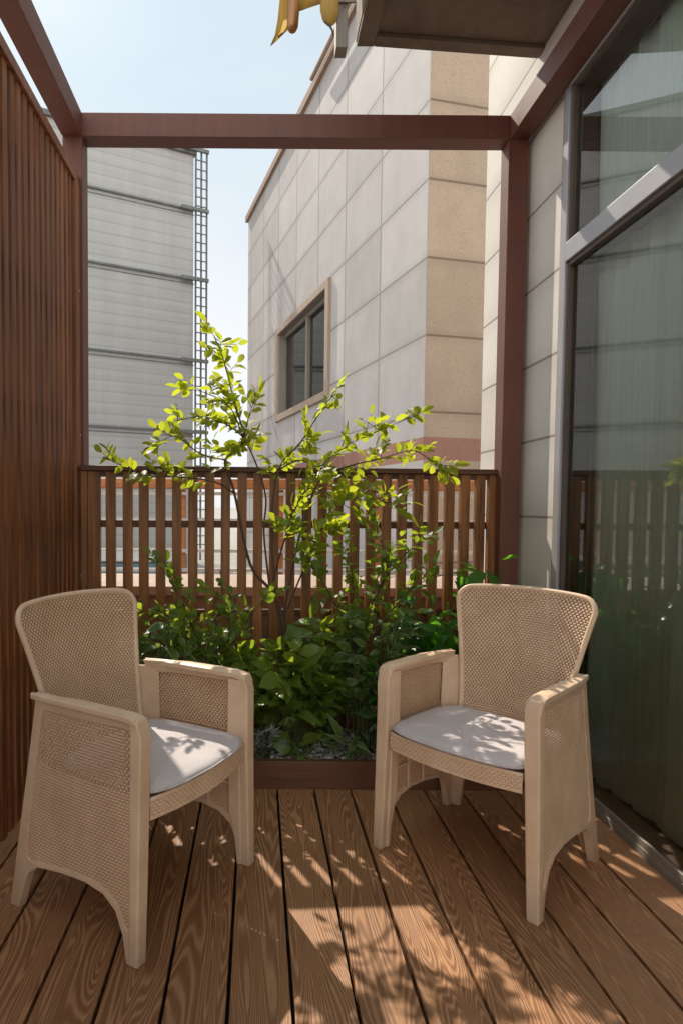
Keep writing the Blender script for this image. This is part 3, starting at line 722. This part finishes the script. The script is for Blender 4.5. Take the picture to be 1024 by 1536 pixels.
for z in bz:
    d = MB(); tbar(d, -.02, 7, z - .02, z + .025, .002, .06); tbar(d, -.02, 7, z - .12, z - .10, .002, .015); d.build('joint_trim', M['clad_trim'], tb)
d = MB(); tbar(d, -.05, 7.05, tz + .001, tz + .12, -.1, .08); d.build('roof_edge', M['clad_trim'], tb)
# cage ladder
lw = (towpt(307, 500) - towpt(291, 500)).length
ld = empty('cage_ladder', (TP.x, TP.y, -.25), 0, 'thin steel lattice ladder running up the corner of the grey tower', 'ladder')
T2 = at_parent(ld)
ltz = towpt(300, 228).z
for k, s in enumerate((-.05, -.05 - lw * .5, -.05 - lw)):
    d = MB(); tbar(d, s - .02, s + .02, -.2, ltz, .02, .06, T2); d.build('rail', M['ladder'], ld)
z = .2
while z < ltz:
    d = MB(); tbar(d, -.05 - lw, -.05, z, z + .025, .062, .085, T2); d.build('rung', M['ladder'], ld); z += .225
for z in bz + [ltz - .02]:
    d = MB(); tbar(d, -.05 - lw - .02, .35, z - .05, z + .03, .091, .16, T2); d.build('bracket', M['clad_trim'], ld)

# ---------------------------------------------------------------- low parapet, neighbour railing beyond the fence
z1 = A(385, 881, 3.27).z
pz = empty('low_parapet', (0, 3.5, -.25), 0, 'low brownish parapet with pinkish coping just behind the slat fence', 'parapet')
T = at_parent(pz)
MB().box(-1.4, 3.32, -.25, WX - .01, 3.85, z1 - .05, T).build('wall', M['brown_wall'], pz)
MB().box(-1.4, 3.28, z1 - .0499, WX - .003, 3.9, z1, T).build('coping', M['pink_stone'], pz, bevel=.005)
NY = 4.6
nr = empty('terrace_railing', (0, NY, -.25), 0, 'neighbouring terrace railing with orange wood handrail and white metal rails', 'railing')
T = at_parent(nr)
def zz(v, u=400): return A(u, v, NY).z
MB().box(-2.3, NY - .03, zz(734), 1.9, NY + .09, zz(719), T).build('handrail', M['orange_wood'], nr, bevel=.01)
for v in (741, 781, 827, 856):
    MB().box(-2.3, NY, zz(v) - .012, 1.9, NY + .03, zz(v) + .012, T).build('rail', M['white_rail'], nr)
for u in (125, 272, 420, 570, 700):
    x = A(u, 780, NY).x
    MB().box(x - .028, NY + .031, -.25, x + .028, NY + .088, zz(735), T).build('post', M['orange_wood'], nr, bevel=.004)
tk = empty('covered_tank', (-1.9, 6.6, -.25), 0, 'blue grey covered tank standing beyond the terrace railing', 'tank')
T = at_parent(tk)
zt = A(200, 838, 6.4).z
MB().box(-2.5, 6.4, -.25, -.85, 7.6, zt - .03, T).build('body', M['pool_blue'], tk, bevel=.03)
MB().box(-2.54, 6.36, zt - .0299, -.81, 7.64, zt, T).build('lid', M['white_rail'], tk, bevel=.01)

# ---------------------------------------------------------------- armchairs
WN = {}
def weave(fn, x0, x1, z0, z1, inside, hole, cu=.0142, cv=.0088, nu=6, nv=5, amp=.0034, wide=False):
    """woven sheet: fn(a,b,h) -> point; brick bond strands with real slots where hole(a,b) is true"""
    mb = MB(); ni = int(round((x1 - x0) / cu)) * nu; nj = int(round((z1 - z0) / cv)) * nv
    idx = {}
    def vid(i, j):
        k = (i, j)
        if k not in idx:
            a = x0 + (x1 - x0) * i / ni; b = z0 + (z1 - z0) * j / nj
            row = j / nv; r_ = math.floor(row + 1e-6); fr = row - r_
            ph = i / nu + (.5 if r_ % 2 else 0)
            hb = math.sin(math.pi * min(1, max(0, fr))) ** .8
            hu = .5 - .5 * math.cos(2 * math.pi * ph)
            h = amp * (hb * (.25 + .75 * hu))
            idx[k] = len(mb.v); mb.v.append(Vector(fn(a, b, h))); mb.uv.append((1 - h / amp, b))
        return idx[k]
    for j in range(nj):
        rr_ = j // nv; jj = j % nv
        for i in range(ni):
            a = x0 + (x1 - x0) * (i + .5) / ni; b = z0 + (z1 - z0) * (j + .5) / nj
            if not inside(a, b): continue
            ii = (i + (nu // 2 if rr_ % 2 else 0)) % nu
            if hole(a, b) and jj in (2, 3) and ii in (0, 5): continue
            mb.f.append((vid(i, j), vid(i + 1, j), vid(i + 1, j + 1), vid(i, j + 1)))
    return mb
HW, YF, YR = .287, -.245, .262
AT = .655                      # arm height
def rear_y(z):  return YR - .085 * min(1, z / .65) ** 1.15
def side_outline():
    """outer loop and inner loop (y,z) of the smooth rim of a side panel, same count"""
    out = [(YF, 0), (YF + .003, .2), (YF + .006, .42), (YF + .008, .58), (YF + .013, .625), (YF + .03, .648), (YF + .06, .655), (-.10, .655), (0, .652), (.09, .649),
           (rear_y(.64) + .015, .645), (rear_y(.62) + .0, .62), (rear_y(.5), .5), (rear_y(.35), .35), (rear_y(.2), .2), (YR, 0),
           (YR - .038, 0), (YR - .055, .06), (YR - .075, .115), (YR - .115, .145), (.04, .162), (-.05, .168), (-.12, .158), (-.165, .128), (YF + .052, .07), (YF + .038, 0)]
    inn = [(YF + .018, .10), (YF + .022, .2), (YF + .024, .42), (YF + .026, .56), (YF + .030, .600), (YF + .038, .614), (YF + .06, .617), (-.10, .614), (0, .612), (.07, .610),
           (rear_y(.61) - .034, .605), (rear_y(.6) - .034, .59), (rear_y(.5) - .034, .5), (rear_y(.35) - .034, .35), (rear_y(.2) - .036, .2), (YR - .064, .16),
           (YR - .070, .155), (YR - .08, .152), (YR - .092, .153), (YR - .118, .160), (.04, .176), (-.05, .182), (-.125, .173), (-.172, .145), (YF + .048, .095), (YF + .034, .085)]
    return out, inn
def pt_in(poly, x, y):
    c = False; n = len(poly); j = n - 1
    for i in range(n):
        xi, yi = poly[i]; xj, yj = poly[j]
        if (yi > y) != (yj > y) and x < (xj - xi) * (y - yi) / (yj - yi) + xi: c = not c
        j = i
    return c
def sidex(y, z, s):   # slight inward lean of the panel towards the rear top
    t = max(0, min(1, z / .65)); q = max(0, (y + .05) / .3)
    return s * (HW - .004 - .012 * t - .035 * q * q * t)
def make_chair():
    root = empty('armchair', (0, 0, 0))
    out, inn = side_outline()
    for s in (1, -1):
        sp = MB(); n = len(out); P = []
        for (y, z) in out: P.append((sidex(y, z, s) + s * .004, y, z))
        for (y, z) in inn: P.append((sidex(y, z, s) + s * .001, y, z))
        for (y, z) in out: P.append((sidex(y, z, s) - s * .024, y, z))
        for (y, z) in inn: P.append((sidex(y, z, s) - s * .018, y, z))
        Fc = []
        for i in range(n):
            j = (i + 1) % n
            Fc += [(i, j, n + j, n + i), (2*n+i, 3*n+i, 3*n+j, 2*n+j), (i, 2*n+i, 2*n+j, j), (n+i, n+j, 3*n+j, 3*n+i)]
        if s < 0: Fc = [f[::-1] for f in Fc]
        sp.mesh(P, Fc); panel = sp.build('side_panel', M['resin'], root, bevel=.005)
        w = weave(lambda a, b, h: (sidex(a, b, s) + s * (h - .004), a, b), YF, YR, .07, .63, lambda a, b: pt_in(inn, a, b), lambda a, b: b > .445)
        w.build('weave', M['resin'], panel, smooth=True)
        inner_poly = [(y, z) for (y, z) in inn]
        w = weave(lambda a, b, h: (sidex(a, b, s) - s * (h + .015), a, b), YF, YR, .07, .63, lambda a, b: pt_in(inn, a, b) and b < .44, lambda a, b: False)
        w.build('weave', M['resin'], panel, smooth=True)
        # inner ribs under the seat
        d = MB()
        for y in (-.17, -.08, .02): d.box(sidex(y, .3, s) - s * .024 - .004, y - .004, .175, sidex(y, .3, s) - s * .024 + .004, y + .004, .40)
        for z in (.27, .36): d.box(sidex(0, z, s) - s * .024 - .0035, -.17, z - .003, sidex(0, z, s) - s * .024 + .0035, .12, z + .003)
        d.build('ribs', M['resin'], panel)
        # front leg: tapered post
        d = MB(); rows = [(0, .038), (.1, .040), (.25, .043), (.45, .046), (.60, .047), (.635, .046), (.650, .040)]
        P = []
        for z, w_ in rows:
            xo = sidex(YF, z, s) + s * .006; yf = YF - .004 + (.002 if z < .6 else (z - .6) * .28); yb = YF + .030 + .008 * z
            P += [(xo, yf, z), (xo, yb, z), (xo - s * w_, yb, z), (xo - s * w_, yf, z)]
        Fc = []
        for i in range(len(rows) - 1):
            for k in range(4): Fc.append((i*4+k, i*4+(k+1) % 4, (i+1)*4+(k+1) % 4, (i+1)*4+k))
        Fc += [(3, 2, 1, 0), tuple((len(rows)-1)*4+k for k in range(4))]
        if s > 0: Fc = [f[::-1] for f in Fc]
        Fc = [f[::-1] for f in Fc]
        d.mesh(P, Fc)
        rows = [(.001, .046, .043), (.08, .052, .044), (.14, .064, .046), (.18, .075, .047), (.42, .078, .0475), (.632, .074, .0475)]
        P = []
        for z, dy, w_ in rows:
            xa = sidex(YF, z, s) - s * .014; xb = sidex(YF, z, s) - s * (w_ - .006)
            P += [(xa, YF + .026, z), (xa, YF + dy, z), (xb, YF + dy, z), (xb, YF + .026, z)]
        Fc = []
        for i in range(len(rows) - 1):
            for k in range(4): Fc.append((i*4+k, i*4+(k+1) % 4, (i+1)*4+(k+1) % 4, (i+1)*4+k))
        Fc += [(3, 2, 1, 0), tuple((len(rows)-1)*4+k for k in range(4))]
        if s < 0: Fc = [f[::-1] for f in Fc]
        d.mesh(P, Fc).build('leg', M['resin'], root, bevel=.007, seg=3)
        # rear leg: L shaped
        d = MB(); P = []; rows = [(0, .055), (.08, .062), (.2, .075), (.40, .080), (.43, .035), (.60, .022)]
        for z, w_ in rows:
            yb = rear_y(z) + .002; xo = sidex(yb, z, s) + s * .003
            P += [(xo, yb - .022, z), (xo, yb, z), (xo - s * w_, yb + .012, z), (xo - s * w_, yb - .006, z)]
        Fc = []
        for i in range(len(rows) - 1):
            for k in range(4): Fc.append((i*4+k, i*4+(k+1) % 4, (i+1)*4+(k+1) % 4, (i+1)*4+k))
        Fc += [(3, 2, 1, 0), tuple((len(rows)-1)*4+k for k in range(4))]
        if s < 0: Fc = [f[::-1] for f in Fc]
        d.mesh(P, Fc).build('leg', M['resin'], root, bevel=.004)
        # arm rest slab
        d = MB(); P = []; ys = [YF + .004, YF + .012, YF + .03, YF + .06, -.08, .02, .10, .165, .205]; n_ = len(ys)
        for i, y in enumerate(ys):
            zt = .657 + (-.028 if i == 0 else -.012 if i == 1 else -.003 if i == 2 else 0) - .008 * max(0, (y) / .15)
            wd = (.050, .050, .050, .050, .050, .048, .036, .022, .008)[i]
            xo = sidex(y, .65, s) + s * .009
            P += [(xo, y, zt - .004), (xo - s * wd * .5, y, zt + .001), (xo - s * wd, y, zt - .006), (xo - s * wd, y, zt - .022), (xo, y, zt - .020)]
        Fc = []
        for i in range(n_ - 1):
            for k in range(5): Fc.append((i*5+k, (i+1)*5+k, (i+1)*5+(k+1) % 5, i*5+(k+1) % 5))
        Fc += [tuple(range(5)), tuple((n_-1)*5+k for k in range(5))[::-1]]
        if s < 0: Fc = [f[::-1] for f in Fc]
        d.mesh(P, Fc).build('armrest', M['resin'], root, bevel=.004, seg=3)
        # slot plugs on the inside face of the front leg
        d = MB()
        for z in (.215, .365):
            xi = sidex(YF, z, s) + s * .006 - s * (.0455 if z > .3 else .0425)
            for dz, rr0 in ((0, .0075), (-.012, .0045)):
                ring = [(xi - s * .001, YF + .017 + math.cos(a_) * rr0, z + dz + math.sin(a_) * rr0 * 1.3) for a_ in [k * math.pi / 5 for k in range(10)]]
                d.tube([(xi + s * .004, YF + .036, z + dz), (xi - s * (.0015 + dz * .02), YF + .036, z + dz)], rr0, 10)
            d.build('slot_plug', M['slot'], root); d = MB()
    # back rest: curved, flared
    def hw(z):
        t = (z - .40) / .50
        return .192 + .079 * max(0, (t - .10)) ** 1.35 / .9 ** 1.35
    BZ0, BZ1 = .39, .905
    def bp(a, b, h=0):  # a in -1..1, b = z
        w_ = hw(b); x = a * w_; t = (b - .4) / .5
        y = .176 + .140 * t - .045 * a * a * (.55 + .6 * t) - h
        return (x, y, b + .0 - .012 * a * a * max(0, t))
    def b_in(a, b):
        w_ = hw(b); x = abs(a) * w_; m = .012
        if x > w_ - m or b < BZ0 or b > BZ1 - m: return False
        rr0 = .048; cx, cz = w_ - m - rr0, BZ1 - m - rr0
        return not (x > cx and b > cz and math.hypot(x - cx, b - cz) > rr0)
    back = MB()
    w = weave(lambda a, b, h: bp(a, b, h + .003), -1, 1, BZ0, BZ1 - .012 + .0001, b_in, lambda a, b: (abs(a) < .93 and b > .46), cu=.0135 / .235, cv=.0085)
    bk = w.build('backrest', M['resin'], root, smooth=True)
    # rim
    rim = []
    for k in range(13):
        z = BZ0 + (BZ1 - .055 - BZ0) * k / 12; rim.append(Vector(bp(1 - .008 / hw(z), z)))
    for k in range(1, 7):
        an = math.pi / 2 * k / 6; z = BZ1 - .062 + .055 * math.sin(an); w_ = hw(BZ1 - .03)
        rim.append(Vector(bp((w_ - .008 - .055 * (1 - math.cos(an))) / w_, z)))
    for k in range(1, 8):
        a_ = (hw(.88) - .063) / hw(.88) * (1 - k / 7); rim.append(Vector(bp(a_, BZ1 - .006)))
    left = [Vector((-p.x, p.y, p.z)) for p in rim[:-1]][::-1]
    full = rim + left
    d = MB(); nn = 10; P = []; Fc = []; m = len(full)
    for i, p in enumerate(full):
        t = (full[min(m - 1, i + 1)] - full[max(0, i - 1)]).normalized()
        nrm = Vector((p.x * -.55 / .25 * .35, -1, 0)).normalized(); sd = t.cross(nrm).normalized()
        for k in range(nn):
            an = 2 * math.pi * k / nn; P.append(p + nrm * (.0095 * math.cos(an)) + sd * (.0095 * math.sin(an)))
    for i in range(m - 1):
        for k in range(nn): Fc.append((i*nn+k, i*nn+(k+1) % nn, (i+1)*nn+(k+1) % nn, (i+1)*nn+k))
    Fc += [tuple(range(nn))[::-1], tuple((m-1)*nn+k for k in range(nn))]
    d.mesh(P, Fc).build('rim', M['resin'], bk, smooth=True)
    # smooth vertical strips joining back and arms
    for s in (1, -1):
        d = MB(); P = []
        for z in (.40, .5, .58, .625):
            x0_ = sidex(.14, z, s) - s * .012; x1_ = s * (hw(z) + .002); y0_ = .135; y1_ = bp(1, z)[1] + .014
            P += [(x0_, y0_, z), (x1_, y1_, z), (x1_, y1_ + .012, z), (x0_, y0_ + .012, z)]
        Fc = []
        for i in range(3):
            for k in range(4): Fc.append((i*4+k, i*4+(k+1) % 4, (i+1)*4+(k+1) % 4, (i+1)*4+k))
        Fc += [(0, 1, 2, 3), (15, 14, 13, 12)]
        d.mesh(P, Fc).build('corner_strip', M['resin'], root, bevel=.003)
    # seat shell and woven apron
    NS = 24
    def front(x): q = x / .225; return YF + .010 - .030 * (1 - q * q)
    d = MB(); P = []; ring = []
    for k in range(NS + 1):
        x = -.225 + .45 * k / NS; ring.append((x, front(x) + .012))
    ring += [(.235, 0), (.215, .14), (.10, .165), (-.10, .165), (-.215, .14), (-.235, 0)]
    n_ = len(ring)
    P = [(x, y, .418) for x, y in ring] + [(x, y, .400) for x, y in ring]
    Fc = [tuple(range(n_)), tuple(range(2 * n_ - 1, n_ - 1, -1))] + [(i, n_ + i, n_ + (i + 1) % n_, (i + 1) % n_) for i in range(n_)]
    st = d.mesh(P, Fc).build('seat', M['resin'], root)
    w = weave(lambda a, b, h: (a, front(a) - h, b), -.228, .228, .372, .4215, lambda a, b: True, lambda a, b: False, cu=.0152)
    ap = w.build('apron', M['resin'], st, smooth=True, solid=.006)
    d = MB(); d.tube([(x, front(x) - .001, .4225) for x in [-.228 + .456 * k / 20 for k in range(21)]], .0055, 8)
    d.tube([(x, front(x) - .001, .3705) for x in [-.228 + .456 * k / 20 for k in range(21)]], .0045, 8)
    d.build('apron_lip', M['resin'], st, smooth=True)
    # lower back panel with an arch
    def arch(a, b): q = a / .15; return abs(a) < .205 and b > .15 + (.11 * max(0, 1 - q * q) ** .5 if abs(q) < 1 else -.02)
    w = weave(lambda a, b, h: (a, rear_y(b) - .006 + h * .8, b), -.205, .205, .12, .46, arch, lambda a, b: True)
    w.build('back_panel', M['resin'], root, smooth=True, solid=.003)
    arc = []
    for k in range(15):
        q = -1 + 2 * k / 14; zz_ = .15 + .11 * (max(0, 1 - q * q) ** .5); arc.append((q * .15, rear_y(zz_) - .005, zz_))
    d = MB().tube([(-.2, rear_y(.13) - .004, .13)] + arc + [(.2, rear_y(.13) - .004, .13)], .006, 8); d.build('arch_lip', M['resin'], root, smooth=True)
    return root
GR = 'beige woven resin armchairs facing each other on the deck'
ch = make_chair()
def copy_tree(o, parent=None):
    c = o.copy(); C.objects.link(c); c.parent = parent
    for k in list(o.children): copy_tree(k, c)
    return c
ch2 = copy_tree(ch)
L_POS, L_ROT = (-.360, 1.925, 0), R(58.5)
R_POS, R_ROT = (.794, 2.105, 0), R(-46.5)
ch.location = L_POS; ch.rotation_euler.z = L_ROT
tag(ch, 'beige woven resin armchair beside the tall slat screen', 'armchair', GR)
ch2.location = R_POS; ch2.rotation_euler.z = R_ROT
tag(ch2, 'beige woven resin armchair beside the tinted window', 'armchair', GR)
def make_cushion(label, pos, rot, seed):
    r = random.Random(seed); root_rot = rot
    n = 40; P = []; rings = []
    def shape(an, k):   # superellipse-ish seat plan
        c, s = math.cos(an), math.sin(an); e = .28
        x = abs(c) ** e * math.copysign(1, c); y = abs(s) ** e * math.copysign(1, s)
        bx = .240 - .022 * max(0, y); by = .196
        yy = -.048 + y * by
        if y < 0: yy -= .034 * (1 - x * x) * (-y)
        return Vector((x * bx * k, -.048 + (yy + .048) * k, 0))
    prof = [(.0, .026), (.3, .027), (.6, .028), (.8, .0275), (.92, .025), (.98, .019), (1.0, .013), (.985, .005), (.95, .0)]
    d = MB(); P = []; ns = 96
    for k, h in prof:
        for i in range(ns):
            p = shape(2 * math.pi * i / ns, max(k, .001)); nz_ = noise.noise(Vector((p.x * 9 + seed, p.y * 9, 0))) * .0045 * (1 - k * .3)
            P.append((p.x, p.y, h + (nz_ if h > .01 else 0)))
    Fc = []
    for j in range(len(prof) - 1):
        for i in range(ns): Fc.append((j*ns+i, (j+1)*ns+i, (j+1)*ns+(i+1) % ns, j*ns+(i+1) % ns))
    Fc.append(tuple((len(prof)-1)*ns+i for i in range(ns)))
    root = empty('seat_cushion', (pos[0], pos[1], .4282), rot, label, 'cushion', 'thin grey seat cushions')
    d.mesh(P, Fc).build('pad', M['cushion'], root, smooth=True)
    pp = [shape(2 * math.pi * i / ns, 1.004) + Vector((0, 0, .011)) for i in range(ns + 1)]
    MB().tube(pp, .0028, 6, cap=False).build('piping', M['cushion'], root, smooth=True)
make_cushion('thin grey cushion on the armchair beside the slat screen', L_POS, L_ROT, 3)
make_cushion('thin grey cushion on the armchair beside the window', R_POS, R_ROT, 9)

# ---------------------------------------------------------------- light
EL, AZ = R(45), R(23.8)       # sun from the back left
sd = Vector((-math.sin(AZ) * math.cos(EL), math.cos(AZ) * math.cos(EL), math.sin(EL)))
sl = bpy.data.lights.new('sun', 'SUN'); sl.energy = 5.0; sl.angle = R(.55); sl.color = (1, .90, .75)
so = bpy.data.objects.new('sun', sl); C.objects.link(so); so.rotation_euler = (-sd).to_track_quat('-Z', 'Y').to_euler(); so.location = sd * 20
w = bpy.data.worlds.new('World'); sc.world = w; w.use_nodes = True; nt = w.node_tree; nt.nodes.clear()
out = nt.nodes.new('ShaderNodeOutputWorld'); bg = nt.nodes.new('ShaderNodeBackground'); sky = nt.nodes.new('ShaderNodeTexSky')
sky.sky_type = 'NISHITA'; sky.sun_disc = False; sky.sun_elevation = EL; sky.sun_rotation = -AZ; sky.dust_density = 2.0; sky.air_density = 1.0
bg.inputs[1].default_value = .15
tc = nt.nodes.new('ShaderNodeTexCoord'); mp = nt.nodes.new('ShaderNodeMapping'); mp.inputs['Scale'].default_value = (1, 1, 2.2)
nz = nt.nodes.new('ShaderNodeTexNoise'); nz.inputs['Scale'].default_value = 1.7; nz.inputs['Detail'].default_value = 7; nz.inputs['Distortion'].default_value = .4
def wm(op, a, b=None):
    x = nt.nodes.new('ShaderNodeMath'); x.operation = op
    for k_, q in enumerate((a, b)):
        if q is None: continue
        if isinstance(q, (int, float)): x.inputs[k_].default_value = q
        else: nt.links.new(q, x.inputs[k_])
    return x.outputs[0]
cr = nt.nodes.new('ShaderNodeValToRGB'); cr.color_ramp.elements[0].position = .36; cr.color_ramp.elements[0].color = (0, 0, 0, 1); cr.color_ramp.elements[1].position = .72; cr.color_ramp.elements[1].color = (1, 1, 1, 1)
nt.links.new(tc.outputs['Generated'], mp.inputs[0]); nt.links.new(mp.outputs[0], nz.inputs['Vector']); nt.links.new(nz.outputs['Fac'], cr.inputs[0])
sx = nt.nodes.new('ShaderNodeSeparateXYZ'); nt.links.new(tc.outputs['Generated'], sx.inputs[0])
low = wm('SUBTRACT', 1, wm('MINIMUM', 1, wm('MULTIPLY', wm('MAXIMUM', sx.outputs[2], 0), 1.9)))       # haze towards the horizon
cl = wm('MINIMUM', 1, wm('ADD', wm('MULTIPLY', cr.outputs[0], .5), wm('MULTIPLY', low, 1.15)))
def wmix(f, a, b):
    x = nt.nodes.new('ShaderNodeMix'); x.data_type = 'RGBA'
    for k_, q in ((0, f), (6, a), (7, b)):
        if isinstance(q, (int, float)): x.inputs[k_].default_value = q
        elif isinstance(q, tuple): x.inputs[k_].default_value = (*q, 1)
        else: nt.links.new(q, x.inputs[k_])
    return x.outputs[2]
veil = wmix(cl, (4.1, 5.1, 5.8), (6.3, 6.4, 6.5))          # thin bright overcast, pale blue between the clouds
mixd = wmix(.93, sky.outputs[0], veil)
back = wm('ADD', 1, wm('MULTIPLY', wm('MINIMUM', 1, wm('MAXIMUM', 0, wm('ADD', .15, wm('MULTIPLY', sx.outputs[1], -1.6)))), 1.15))   # unseen sky behind the camera, brightened to lift the ambient light
warm = wmix(wm('MINIMUM', 1, wm('MAXIMUM', 0, wm('ADD', .3, wm('MULTIPLY', sx.outputs[1], -1.6)))), (1.0, 1.0, 1.0), (1.08, .98, .87))  # warm tint added to the same unseen half of the sky
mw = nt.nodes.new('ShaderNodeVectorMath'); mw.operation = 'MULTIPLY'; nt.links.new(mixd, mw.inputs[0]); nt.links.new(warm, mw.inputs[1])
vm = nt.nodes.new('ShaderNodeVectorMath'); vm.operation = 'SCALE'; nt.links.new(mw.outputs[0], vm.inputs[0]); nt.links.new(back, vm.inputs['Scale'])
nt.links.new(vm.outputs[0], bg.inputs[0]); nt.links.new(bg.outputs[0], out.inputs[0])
sc.view_settings.view_transform = 'Standard'; sc.view_settings.look = 'None'; sc.view_settings.exposure = 0; sc.view_settings.gamma = 1
sc.render.engine = 'CYCLES'
sc.cycles.max_bounces = 8; sc.cycles.transparent_max_bounces = 16; sc.cycles.use_denoising = True
